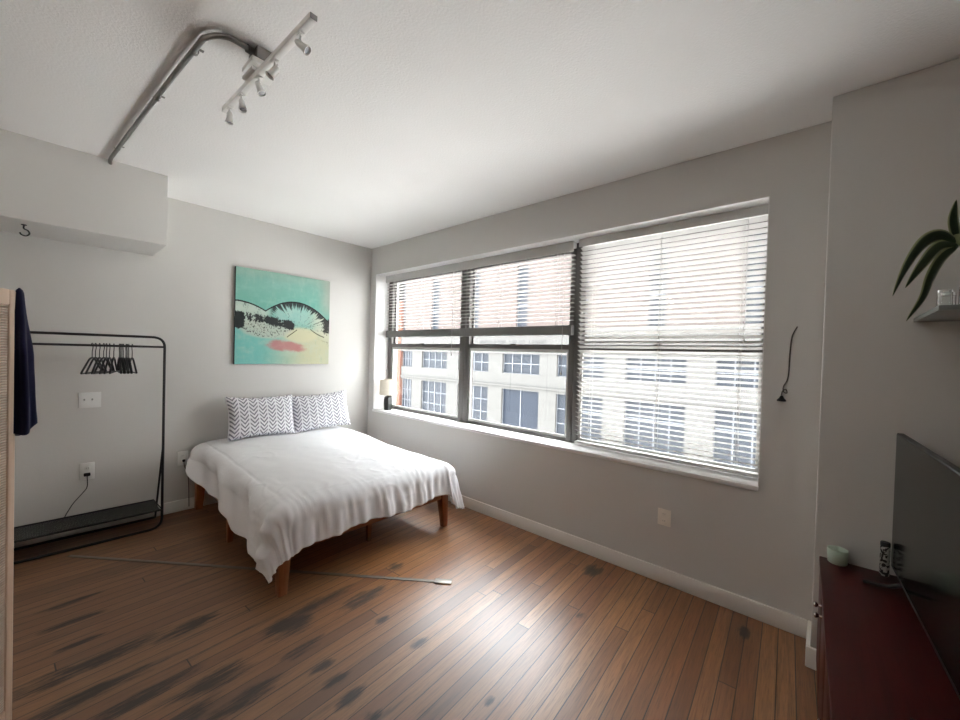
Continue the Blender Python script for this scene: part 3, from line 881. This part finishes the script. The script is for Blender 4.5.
# ------------------------------------------------------------------ clothes rack
RYf, RYr = 4.165, 4.445
XL, XR = -.50, .705
rk = thing('clothes_rack', 'black metal clothes rack with a mesh shelf against the left wall', 'clothes rack', (.1, 4.3, 0))
bm = new_bm()
tube(bm, arc_path([(XL+.25, RYf, .013), (XR, RYf, .013), (XR, RYf, 1.615), (XL, RYf, 1.615), (XL, RYf, .013), (XL+.25, RYf, .013)], .085, 8), .0095, 12)
obj('main_frame', bm, M_BLACK, rk, True)
bm = new_bm(); tube(bm, [(XL, RYf, 1.535), (XR, RYf, 1.535)], .0085, 12); obj('hanging_rail', bm, M_BLACK, rk, True)
for x in (XL, XR):
    bm = new_bm(); tube(bm, arc_path([(x, RYf, .70), (x, RYr, .013), (x-.0001, RYr+.0, .012)], .02), .0075, 10); obj('rear_leg', bm, M_BLACK, rk, True)
bm = new_bm(); tube(bm, [(XL, RYr, .013), (XR, RYr, .013)], .0095, 12); obj('rear_foot_bar', bm, M_BLACK, rk, True)
sh = new_bm()
zs_ = .165
tube(sh, [(XL, RYf-.012, zs_), (XR, RYf-.012, zs_), (XR-.01, RYr+.02, zs_), (XL, RYr+.02, zs_)], .0075, 10, closed=True)
shf = obj('shelf_frame', sh, M_BLACK, rk, True)
bm = new_bm(); box(bm, XL+.01, XR-.012, RYf-.005, RYr+.012, zs_-.002, zs_); obj('mesh_panel', bm, M_MESH, shf)

# hangers
def make_hanger(label, group):
    root = thing('coat_hanger', label, 'coat hanger', (0, 0, 0), 0, group)
    bm = new_bm()
    body = arc_path([(-.175, 0, -.205), (-.165, 0, -.195), (-.045, 0, -.105), (0, 0, -.092), (.045, 0, -.105), (.165, 0, -.195), (.175, 0, -.205)], .03, 5)
    tube(bm, body, .0065, 8)
    tube(bm, [(-.175, 0, -.207), (.175, 0, -.207)], .0055, 8)
    obj('shoulder_bar', bm, M_BLACKPL, root, True, local=True)
    bm = new_bm()
    hk = [(0, 0, -.092), (0, 0, -.035)] + [(.0165*math.cos(a)*-1 + .0, 0, -.0165+.0165+.0165*math.sin(a)*1 - .0) for a in [math.radians(t) for t in range(0, 1)]]
    pts = [(0, 0, -.095), (0, 0, -.045), (.012, 0, -.022)]
    for t in range(-30, 181, 20):
        a = math.radians(t); pts.append((.0155*math.cos(a), 0, .0155*math.sin(a)))
    tube(bm, pts, .0028, 7)
    obj('hook', bm, M_BLACKPL, root, True, local=True)
    return root
def dup(root, label, group):
    r = root.copy(); COL.objects.link(r); r['label'] = label; r['group'] = group
    for ch in list(root.children):
        c = ch.copy(); COL.objects.link(c); c.parent = r
    return r
HG = 'black hangers on the clothes rack'
spots = [(.272, 68), (.290, 70), (.312, 73), (.335, 69), (.350, 74), (.368, 76), (.392, 78),
         (.424, 88), (.431, 91), (.439, 90), (.447, 93), (.463, 89), (.470, 92), (.479, 90), (.500, 92)]
hsrc = None
for i, (x, a) in enumerate(spots):
    if i == 0: lab = 'leftmost black coat hanger on the rack, turned sideways'
    elif i == len(spots)-1: lab = 'rightmost black coat hanger on the rack, a little apart from the tight cluster'
    elif i < 7: lab = 'black coat hanger inside the loose fanned left cluster on the rack'
    else: lab = 'black coat hanger inside the tight right cluster on the rack'
    if hsrc is None: hsrc = make_hanger(lab, HG); h = hsrc
    else: h = dup(hsrc, lab, HG)
    h.location = (x, RYf, 1.535+.0012); h.rotation_euler = (0, 0, math.radians(a))

# ------------------------------------------------------------------ folding divider and garment
P0 = Vector((-.053, 1.800)); P1 = Vector((-.275, 1.44)); P2 = Vector((-.45, 1.86))
dvd = thing('room_divider', 'pale wood folding room divider with woven slat infill at the left edge', 'room divider', (-.2, 1.7, 0))
def panel(a, b, lift=0):
    d = (b-a).to_3d(); w = d.length; ang = math.atan2(d.y, d.x)
    mm = Matrix.Translation((a.x, a.y, 0)) @ Matrix.Rotation(ang, 4, 'Z')
    bm = new_bm(); t = .009; s = .018
    box(bm, 0, s, -t, t, .02, 1.70, .003, 2, mm); box(bm, w-s, w, -t, t, .02, 1.70, .003, 2, mm)
    box(bm, s, w-s, -t, t, 1.655, 1.70, .003, 2, mm); box(bm, s, w-s, -t, t, .42, .46, .003, 2, mm); box(bm, s, w-s, -t, t, .10, .14, .003, 2, mm)
    f = obj('panel_frame', bm, M_PALEWOOD, dvd, True)
    bm = new_bm(); box(bm, s-.002, w-s+.002, -.004, .004, .44, 1.66, 0, 2, mm); obj('woven_infill', bm, M_REED, f)
    bm = new_bm(); box(bm, s-.002, w-s+.002, -.004, .004, .12, .43, 0, 2, mm); obj('woven_infill', bm, M_REED, f)
    for x in (s/2, w-s/2):
        bm = new_bm(); box(bm, x-.01, x+.01, -.009, .009, 0, .021, .002, 2, mm); obj('foot', bm, M_PALEWOOD, f, True)
panel(P0, P1); panel(P0+Vector((.008, .030)), P2)
for z in (.35, .9, 1.5):
    bm = new_bm(); tube(bm, [(P0.x-.004, P0.y+.016, z-.03), (P0.x-.004, P0.y+.016, z+.03)], .004, 8); obj('hinge', bm, M_PALEWOOD, dvd, True)

def garment():
    bm = new_bm(); NZ, NA = 60, 48
    rings = []
    for k in range(NZ+1):
        t = k/NZ
        z = 1.712 - t*.435
        # centre slides to the right and slightly toward the room
        cx = -.039 + .011*t; cy = 1.836 - .010*t
        aw = .009 + .010*smooth01(0, .5, t) + .005*t     # half width across the view
        dp = .016 + .008*smooth01(0, .4, t)
        if t < .05: s = math.sqrt(max(.02, 1-(1-t/.05)**2)); aw *= s; dp *= s
        ring = []
        for j in range(NA):
            a = 2*PI*j/NA
            fold = 1 + .20*math.sin(a*5 + t*2.2 + .6*math.sin(t*5)) * smooth01(.05, .5, t) + .05*noise.noise(Vector((math.cos(a)*2, math.sin(a)*2, t*6)))
            lx = aw*math.cos(a)*fold; ly = dp*math.sin(a)*fold
            th = math.radians(-2)
            zz = z + (.012*math.sin(a*2+1)+.012*math.cos(a))*smooth01(.85, 1, t)
            ring.append(bm.verts.new((cx + lx*math.cos(th) - ly*math.sin(th), cy + lx*math.sin(th) + ly*math.cos(th), zz)))
        rings.append(ring)
    for A, B in zip(rings, rings[1:]):
        for j in range(NA): bm.faces.new((A[j], A[(j+1) % NA], B[(j+1) % NA], B[j]))
    bm.faces.new(rings[0]); bm.faces.new(list(reversed(rings[-1])))
    return obj('garment', bm, M_NAVY, None, True, angle=180)
tag(garment(), 'dark navy cloth garment hung over the corner of the pale room divider', 'garment')

# ------------------------------------------------------------------ switch, outlets, cords
def plate(name, label, cat, x0, x1, z0, z1, mat):
    r = thing(name, label, cat, ((x0+x1)/2, YB, (z0+z1)/2))
    bm = new_bm(); box(bm, x0, x1, YB-.007, YB-.0005, z0, z1, .003, 2); obj('cover_plate', bm, mat, r, True)
    return r
sw = plate('light_switch', 'white two-toggle switch plate on the wall below the hangers', 'light switch', .218, .351, 1.022, 1.150, M_PLATE)
for cx in (.252, .298):
    bm = new_bm(); box(bm, cx-.005, cx+.005, YB-.016, YB-.006, 1.083, 1.098, .002); obj('toggle', bm, M_PLATEHOLE, sw, True)
    bm = new_bm(); box(bm, cx-.008, cx+.008, YB-.0078, YB-.006, 1.07, 1.108, .001); obj('slot', bm, M_PLATE, sw, True)
def sockets(root, cx, zc, mat, axis='y', x=None, rec=2):
    for dz in (.024, -.024):
        bm = new_bm()
        if axis == 'y': box(bm, cx-.016, cx+.016, YB-.0092, YB-.006, zc+dz-.014, zc+dz+.014, .003)
        else: box(bm, XW-.0092, XW-.006, cx-.016, cx+.016, zc+dz-.014, zc+dz+.014, .003)
        s = obj('receptacle', bm, mat, root, True)
        bm = new_bm()
        for k in (-.006, .006):
            if axis == 'y': box(bm, cx+k-.0012, cx+k+.0012, YB-.0098, YB-.009, zc+dz-.003, zc+dz+.007)
            else: box(bm, XW-.0098, XW-.009, cx+k-.0012, cx+k+.0012, zc+dz-.003, zc+dz+.007)
        obj('slots', bm, M_PLATEHOLE, s)
o1 = plate('wall_outlet', 'white wall outlet behind the rack with a black plug in it', 'outlet', .232, .318, .432, .572, M_PLATE); sockets(o1, .275, .502, M_PLATE)
o2 = plate('wall_outlet', 'small white wall outlet beside the head of the bed', 'outlet', .868, .952, .428, .560, M_PLATE); sockets(o2, .910, .494, M_PLATE)
o3 = thing('wall_outlet', 'ivory wall outlet under the window near the floor', 'outlet', (XW, .808, .455))
bm = new_bm(); box(bm, XW-.007, XW-.0005, .765, .850, .398, .512, .003, 2); obj('cover_plate', bm, M_PLATEBEIGE, o3, True); sockets(o3, .808, .455, M_PLATEBEIGE, 'x')
pc = thing('power_cord', 'black plug and thin cord running down from the outlet behind the rack', 'power cord', (.27, YB-.03, .47))
bm = new_bm(); box(bm, .253, .292, YB-.036, YB-.0098, .466, .492, .006, 2); obj('plug', bm, M_BLACKPL, pc, True)
bm = new_bm(); tube(bm, bez([(.273, YB-.030, .468), (.273, YB-.03, .38), (.245, YB-.025, .33), (.195, YB-.02, .26), (.160, YB-.02, .19), (.13, YB-.022, .135), (.05, YB-.024, .118)], 30), .0032, 8); obj('cord', bm, M_BLACKPL, pc, True)
pc2 = thing('power_cord', 'short black plug and cord dropping behind the bed from the outlet by its head', 'power cord', (.915, YB-.03, .47))
bm = new_bm(); box(bm, .905, .925, YB-.03, YB-.0098, .462, .484, .005, 2); obj('plug', bm, M_BLACKPL, pc2, True)
bm = new_bm(); tube(bm, bez([(.915, YB-.025, .465), (.92, YB-.025, .42), (.945, YB-.022, .34), (.955, YB-.022, .24), (.96, YB-.024, .03)], 24), .003, 8); obj('cord', bm, M_BLACKPL, pc2, True)

wc = thing('wall_cable', 'loose grey cable hanging down the wall right of the window with a black end', 'cable', (XW, .16, 1.5))
bm = new_bm(); tube(bm, bez([(XW-.004, .130, 1.760), (XW-.006, .152, 1.70), (XW-.006, .158, 1.60), (XW-.006, .160, 1.50), (XW-.007, .166, 1.45), (XW-.008, .182, 1.41), (XW-.008, .180, 1.38), (XW-.009, .165, 1.375), (XW-.009, .170, 1.395), (XW-.009, .185, 1.385), (XW-.010, .190, 1.36)], 60), .0032, 8); obj('cable', bm, M_WIRE, wc, True)
bm = new_bm(); lathe(bm, [(0, .022), (.006, .02), (.012, .006), (.022, -.004), (.022, -.012), (0, -.014)], (XW-.022, .188, 1.338), 16); obj('end_plug', bm, M_BLACKPL, wc, True)

# ------------------------------------------------------------------ ceiling conduit, junction box, track light
ZP = ZC-.020
cd = thing('ceiling_conduit', 'grey metal conduit bending along the ceiling to the junction box', 'conduit', (.45, 2.8, ZC))
bm = new_bm()
tube(bm, bez([(.338, 3.943, ZP-.006), (.333, 3.90, ZP-.005), (.334, 3.85, ZP), (.340, 3.74, ZP), (.40, 2.84, ZP), (.452, 2.14, ZP), (.470, 2.02, ZP), (.520, 1.955, ZP), (.580, 1.950, ZP), (.632, 1.960, ZP), (.66, 1.966, ZP)], 80), .0115, 14)
obj('pipe', bm, M_STEEL, cd, True)
for (x, y) in ((.345, 3.62), (.410, 2.72), (.455, 2.16)):
    bm = new_bm()
    pts = [(x + .0135*math.cos(a), y, ZP - .0135*math.sin(a)) for a in [PI - k*PI/8 for k in range(9)]] + [(x+.0135, y, ZC-.002), (x+.034, y, ZC-.002)]
    for (a, b) in zip(pts, pts[1:]):
        va = Vector(a); vb = Vector(b); q = [bm.verts.new(va+Vector((0, s*.009, 0))) for s in (-1, 1)] + [bm.verts.new(vb+Vector((0, s*.009, 0))) for s in (1, -1)]
        bm.faces.new(q)
    bmesh.ops.remove_doubles(bm, verts=bm.verts, dist=1e-5)
    s = obj('pipe_strap', bm, M_STEEL, cd); sm = s.modifiers.new('t', 'SOLIDIFY'); sm.thickness = .002
bm = new_bm(); tube(bm, [(.600, 1.953, ZP), (.631, 1.960, ZP)], .017, 12); obj('connector', bm, M_STEEL, cd, True)
bm = new_bm(); box(bm, .630, .720, 1.92, 2.03, ZC-.055, ZC-.0005, .005, 2); obj('junction_box', bm, M_STEEL, cd, True)

ZT0, ZT1 = ZC-.170, ZC-.147
tl = thing('track_light', 'white ceiling track light with five small spot heads', 'track light', (.63, 1.8, ZC))
def trk(s): return Vector((.640 - .030*s, 1.410 + .870*s, 0))
bm = new_bm()
ang = math.atan2(.885, -.030)
mm = Matrix.Translation(trk(.5)) @ Matrix.Rotation(ang, 4, 'Z')
box(bm, -.443, .443, -.0145, .0145, ZT0, ZT1, .003, 2, mm); obj('track', bm, M_TRACK, tl, True)
bm = new_bm()
for s in (-.4455, .4435): box(bm, s, s+.002, -.013, .013, ZT0+.002, ZT1-.002, 0, 2, mm)
obj('end_cap', bm, M_STEEL, tl)
bm = new_bm(); box(bm, .610, .730, 1.92, 2.05, ZC-.078, ZC-.0555, .004, 2); obj('canopy', bm, M_TRACK, tl, True)
bm = new_bm()
mm2 = Matrix.Translation(trk(.60)) @ Matrix.Rotation(ang, 4, 'Z')
box(bm, -.055, .055, -.028, .028, ZT1, ZT1+.016, .003, 2, mm2); tube(bm, [trk(.60)+Vector((0, 0, ZT1+.01)), (.660, 1.97, ZC-.074)], .012, 10); obj('mounting_stem', bm, M_TRACK, tl, True)
heads = [(.10, (.55, -.55, -.6)), (.35, (-.5, .15, -.85)), (.53, (.25, -.30, -.9)), (.75, (.05, -.25, -.95)), (.93, (0, .05, -1.))]
for s, dirv in heads:
    p = trk(s); d = Vector(dirv).normalized()
    bm = new_bm()
    j = Vector((p.x, p.y, ZT0-.040))
    tube(bm, bez([(p.x, p.y, ZT0+.002), (p.x, p.y, ZT0-.020), tuple(j)], 10), .0045, 10)
    box(bm, p.x-.010, p.x+.010, p.y-.014, p.y+.014, ZT0-.008, ZT0-.0003, .002)
    arm = obj('spot_arm', bm, M_TRACK, tl, True)
    rot = Vector((0, 0, 1)).rotation_difference(d).to_matrix().to_4x4()
    m4 = Matrix.Translation(j - d*.012) @ rot
    bm = new_bm(); lathe(bm, [(0, -.010), (.008, -.008), (.012, .002), (.013, .020), (.015, .036), (.019, .042), (.019, .047), (.0155, .047), (.014, .040), (0, .040)], (0, 0, 0), 20, m4)
    obj('spot_head', bm, M_TRACK, arm, True)
    bm = new_bm(); lathe(bm, [(0, .0435), (.008, .044), (.0135, .0415), (.0135, .0408), (0, .0405)], (0, 0, 0), 20, m4)
    obj('bulb_face', bm, M_LENS, arm, True)

# hook under the bulkhead
hk = new_bm()
lathe(hk, [(0, 0), (.014, 0), (.014, -.004), (.004, -.008), (0, -.008)], (-.070, 4.10, 2.3418), 16)
tube(hk, bez([(-.070, 4.10, 2.336), (-.070, 4.10, 2.315), (-.052, 4.10, 2.305), (-.045, 4.10, 2.285), (-.060, 4.10, 2.268), (-.080, 4.10, 2.272), (-.088, 4.10, 2.285)], 30), .0045, 8)
tag(obj('ceiling_hook', hk, M_BLACK, None, True), 'small black hook screwed under the bulkhead at the far left', 'hook')

# floor strip where a partition stood
fs = thing('floor_strip', 'narrow scuffed grey metal strip crossing the floor beside the bed', 'floor strip', (1.3, 2.6, 0))
a = Vector((1.865, 1.850, 0)); b = Vector((.16, 4.07, 0)); dr = (b-a); Ls = dr.length
mm = Matrix.Translation(a) @ Matrix.Rotation(math.atan2(dr.y, dr.x), 4, 'Z')
bm = new_bm(); box(bm, .10, Ls, -.014, .014, 0.0002, .005, .0018, 2, mm); obj('strip', bm, M_STRIP, fs, True)
bm = new_bm(); box(bm, .0, .115, -.026, .026, 0.0002, .009, .003, 2, mm); obj('end_plate', bm, M_STRIPEND, fs, True)

# ------------------------------------------------------------------ lamp on the sill
LX, LY, LZ = XW+.105, 4.215, OZ0+.0283
lp = thing('table_lamp', 'small lamp with pale drum shade and dark base on the left end of the sill', 'lamp', (LX, LY, LZ))
bm = new_bm(); lathe(bm, [(0, 0), (.050, 0), (.055, .006), (.058, .06), (.058, .14), (.052, .165), (.030, .178), (.012, .182), (.008, .20), (0, .20)], (LX, LY, LZ), 6); obj('base', bm, M_LAMPBASE, lp, True, angle=20)
bm = new_bm(); lathe(bm, [(.110, .196), (.104, .392), (.101, .392), (.107, .196), (.110, .196)], (LX, LY, LZ), 40); obj('shade', bm, M_SHADE, lp, True)
bm = new_bm(); tube(bm, [(LX, LY, LZ+.198), (LX, LY, LZ+.30)], .009, 10); obj('bulb_socket', bm, M_LAMPBASE, lp, True)

# ------------------------------------------------------------------ dresser, TV and things on it
DX0, DX1, DY0, DY1, DZ = 1.10, 2.610, -.48, -.004, .588
dr_ = thing('dresser', 'dark cherry red dresser under the television at the right', 'dresser', ((DX0+DX1)/2, -.26, 0))
bm = new_bm(); box(bm, DX0+.01, DX1-.005, DY0+.005, DY1-.022, .06, DZ-.022, .002); obj('body', bm, M_CHERRY, dr_, True)
bm = new_bm(); box(bm, DX0, DX1, DY0, DY1, DZ-.022, DZ, .004, 3); obj('top', bm, M_CHERRY, dr_, True)
bm = new_bm(); box(bm, DX0+.03, DX1-.03, DY0+.03, DY1-.05, 0, .06); obj('plinth', bm, M_CHERRY, dr_)
nd = 4; wd = (DX1-DX0-.03)/nd
for k in range(nd):
    xa = DX0+.013 + k*wd; xb = xa + wd - .004
    bm = new_bm(); box(bm, xa, xb, DY1-.021, DY1-.003, .075, DZ-.027, .002); d = obj('door', bm, M_CHERRY, dr_, True)
    kx = xb-.045 if k % 2 == 0 else xa+.045
    bm = new_bm(); rotm = Matrix.Translation((kx, DY1-.003, .497)) @ Matrix.Rotation(-PI/2, 4, 'X')
    lathe(bm, [(0, 0), (.006, 0), (.005, .010), (.010, .016), (.0115, .021), (.009, .026), (0, .028)], (0, 0, 0), 18, rotm); obj('knob', bm, M_CHROME, d, True)

ca, sa = math.cos(math.radians(1.7)), math.sin(math.radians(1.7))
ox, oy = dr_.location.x - DX1, dr_.location.y - DY1           # turn it slightly about the corner by the wall
dr_.location = (DX1 + ox*ca - oy*sa - .004, DY1 + ox*sa + oy*ca, 0); dr_.rotation_euler = (0, 0, math.radians(1.7))
tv = thing('television', 'large flat black television standing on the dark cherry dresser', 'television', (2.05, -.285, DZ))
mt_ = Matrix.Translation((2.045, -.283, 0)) @ Matrix.Rotation(math.radians(3.3), 4, 'Z')
bm = new_bm(); box(bm, -.555, .555, -.024, .0, .632, 1.245, .004, 2, mt_); obj('casing', bm, M_TVBODY, tv, True)
bm = new_bm(); box(bm, -.549, .549, -.002, .0012, .652, 1.239, 0, 2, mt_); obj('screen', bm, M_TVSCREEN, tv)
for x in (.36, -.50):
    bm = new_bm()
    for sy in (1, -1):
        tube(bm, [mt_ @ Vector((x, -.02, .640)), mt_ @ Vector((x+.02, -.02+sy*.05, .605)), mt_ @ Vector((x+.03, -.02+sy*.13, DZ+.0065))], [.010, .008, .006], 8)
    obj('foot', bm, M_TVBODY, tv, True)

cdl = thing('candle', 'pale green glass candle at the wall end of the dresser', 'candle', (2.575, -.070, DZ))
bm = new_bm(); lathe(bm, [(0, .0003), (.034, .0003), (.037, .004), (.039, .068), (.0365, .068), (.035, .010), (0, .010)], (2.575, -.070, DZ), 32); obj('glass_cup', bm, M_CANDLEGLASS, cdl, True)
bm = new_bm(); lathe(bm, [(0, .0102), (.0345, .0102), (.0355, .045), (.002, .047), (.002, .056), (0, .056)], (2.575, -.070, DZ), 32); obj('wax', bm, M_WAX, cdl, True)
jr = thing('patterned_tin', 'small black and white patterned tin beside the television', 'tin', (2.583, -.229, DZ))
bm = new_bm(); lathe(bm, [(0, .0003), (.015, .0003), (.0165, .003), (.0165, .135), (0, .135)], (2.583, -.229, DZ), 28); obj('body', bm, M_PATTERN, jr, True)
bm = new_bm(); lathe(bm, [(0, .1355), (.017, .1355), (.017, .150), (.015, .153), (0, .153)], (2.583, -.229, DZ), 28); obj('lid', bm, M_BLACKPL, jr, True)

# ------------------------------------------------------------------ shelf, jars and plant
shl = new_bm(); box(shl, 2.10, XC-.0005, -.95, -.290, 1.750, 1.768, .003, 2)
tag(obj('wall_shelf', shl, M_SHELF, None, True), 'grey floating shelf on the right wall holding a plant and glass jars', 'shelf')
def jar(label, x, y, rr, h):
    r = thing('glass_jar', label, 'jar', (x, y, 1.7682), 0, 'glass jars on the shelf')
    bm = new_bm(); lathe(bm, [(0, .0003), (rr, .0003), (rr, h), (rr-.002, h), (rr-.002, .004), (0, .004)], (x, y, 1.7682), 28); obj('glass', bm, M_JAR, r, True)
    bm = new_bm(); lathe(bm, [(0, h+.0002), (rr+.001, h+.0002), (rr+.001, h+.009), (0, h+.010)], (x, y, 1.7682), 28); obj('lid', bm, M_CHROME, r, True)
jar('small clear glass jar with metal lid at the outer end of the shelf', 2.165, -.313, .019, .050)
jar('clear glass jar with metal lid, second from the shelf end', 2.135, -.362, .022, .054)
jar('clear glass jar with metal lid beside the plant pot on the shelf', 2.275, -.335, .022, .052)
pl = thing('potted_plant', 'dark green plant with long pale-edged leaves arching off the shelf', 'plant', (2.20, -.47, 1.768))
bm = new_bm(); lathe(bm, [(0, .0003), (.045, .0003), (.060, .11), (.062, .125), (.056, .125), (.053, .105), (0, .105)], (2.20, -.47, 1.768), 32); obj('pot', bm, M_PLATE, pl, True)
bm = new_bm(); tube(bm, bez([(2.20, -.47, 1.87), (2.19, -.44, 1.94), (2.165, -.37, 1.985), (2.15, -.338, 1.99), (2.148, -.330, 2.02)], 20), [.009]*21, 10); obj('stem', bm, M_LEAF, pl, True)
def leaf(pts, w, roll=0., n=26):
    c = bez(pts, n); N = len(c)
    me = bpy.data.meshes.new('leaf'); vs = []; fs = []; uv = []
    camd = Vector((.75, .66, 0))
    for i, p in enumerate(c):
        t = i/(N-1)
        tan = (c[min(i+1, N-1)]-c[max(i-1, 0)]).normalized()
        ref = camd
        side = tan.cross(ref).normalized(); nor = side.cross(tan).normalized()
        side = (side*math.cos(roll) + nor*math.sin(roll)).normalized(); nor = side.cross(tan).normalized()
        ww = w*(math.sin(PI*min(1, t**.8*.93+.07))**.75)
        for k in range(5):
            s = -1+k*.5
            vs.append(p + side*s*ww - nor*(abs(s)*ww*-.35))
    for i in range(N-1):
        for k in range(4):
            a_ = i*5+k; fs.append((a_, a_+1, a_+6, a_+5)); uv.append([(k/4, i/N), ((k+1)/4, i/N), ((k+1)/4, (i+1)/N), (k/4, (i+1)/N)])
    L0 = Vector(pl.location)
    me.from_pydata([v-L0 for v in vs], [], fs); L = me.uv_layers.new(name='UVMap')
    for p, us in zip(me.polygons, uv):
        p.use_smooth = True
        for li, cc in zip(p.loop_indices, us): L.data[li].uv = cc
    me.materials.append(M_LEAF)
    o = bpy.data.objects.new('leaf', me); COL.objects.link(o); o.parent = pl
    s = o.modifiers.new('t', 'SOLIDIFY'); s.thickness = .0015
leaf([(2.148, -.335, 1.992), (2.110, -.292, 2.016), (2.071, -.248, 1.990), (2.032, -.205, 1.907), (1.995, -.167, 1.796)], .022, .1)
leaf([(2.148, -.335, 1.985), (2.106, -.288, 1.978), (2.064, -.243, 1.908), (2.025, -.200, 1.826)], .018, -.2)
leaf([(2.148, -.335, 1.980), (2.113, -.297, 1.935), (2.088, -.270, 1.866), (2.070, -.250, 1.793), (2.028, -.206, 1.709)], .020, .1)
leaf([(2.148, -.334, 2.000), (2.138, -.322, 2.07), (2.140, -.325, 2.141)], .015, .3)
leaf([(2.150, -.336, 2.000), (2.19, -.40, 2.12), (2.26, -.46, 2.15), (2.33, -.52, 2.08)], .018, .4)
leaf([(2.150, -.336, 1.99), (2.20, -.42, 2.05), (2.24, -.52, 2.04), (2.27, -.62, 1.94)], .018, .4)

# ------------------------------------------------------------------ added fill lamp, unseen left of the view, brightens rack wall and bed side
pd = thing('fill_globe', 'added glowing fill globe, unseen, hanging in the part of the room left of the divider', 'lamp', (-1.75, 2.35, ZC))
def fill_globe_mat():
    m = M('fill_globe_glow', (.9, .85, .75), .4); m.set('Emission Color', (1.0, .93, .84)); m.set('Emission Strength', 8.); return m.mat
bm = new_bm(); lathe(bm, [(0, ZC-.001-ZC), (.05, -.001), (.05, -.02), (0, -.022)], (-1.75, 2.35, ZC), 24); obj('fill_globe_mount', bm, M_TRACK, pd, True)
bm = new_bm(); tube(bm, [(-1.75, 2.35, ZC-.02), (-1.75, 2.35, ZC-.12)], .006, 8); obj('stem', bm, M_TRACK, pd, True)
bm = new_bm(); lathe(bm, [(0 if k in (0, 16) else .14*math.sin(PI*k/16), -.25-.14*math.cos(PI*k/16)) for k in range(17)], (-1.75, 2.35, ZC), 32); obj('globe', bm, fill_globe_mat(), pd, True)

# ------------------------------------------------------------------ light: overcast sky through the window
w = bpy.data.worlds.new('overcast_sky'); sc.world = w; w.use_nodes = True
nt = w.node_tree; bg = nt.nodes['Background']
bg.inputs['Color'].default_value = (.94, .97, 1.0, 1); bg.inputs['Strength'].default_value = 11.0

sn = bpy.data.lights.new('veiled_sun', 'SUN'); so = bpy.data.objects.new('veiled_sun', sn); COL.objects.link(so)
sn.energy = 27.0; sn.angle = math.radians(8); sn.color = (1.0, .985, .96)
so.location = (10, -9, 14)
so.rotation_euler = Vector((.02, -.55, .83)).to_track_quat('Z', 'Y').to_euler()

# ------------------------------------------------------------------ camera
cam = bpy.data.cameras.new('camera'); co = bpy.data.objects.new('camera', cam); COL.objects.link(co)
Rr = Vector((0.66267, -0.74839, 0.02807)); Ru = Vector((-0.0075, 0.03085, 0.9995)); Rf = Vector((0.74887, 0.66255, -0.01483))
mw = Matrix((( Rr.x, Ru.x, -Rf.x, 0), (Rr.y, Ru.y, -Rf.y, 0), (Rr.z, Ru.z, -Rf.z, 1.55), (0, 0, 0, 1)))
co.matrix_world = mw
cam.sensor_fit = 'HORIZONTAL'; cam.sensor_width = 36.; cam.lens = 36*391.15/960
cam.clip_start = .02; cam.clip_end = 300
sc.camera = co

sc.view_settings.view_transform = 'Standard'; sc.view_settings.look = 'None'
sc.view_settings.gamma = 1; sc.view_settings.use_curve_mapping = False
sc.view_settings.exposure = 0.92
sc.cycles.max_bounces = 16; sc.cycles.diffuse_bounces = 10; sc.cycles.transparent_max_bounces = 16
sc.cycles.use_denoising = True
sc.cycles.sample_clamp_indirect = 10
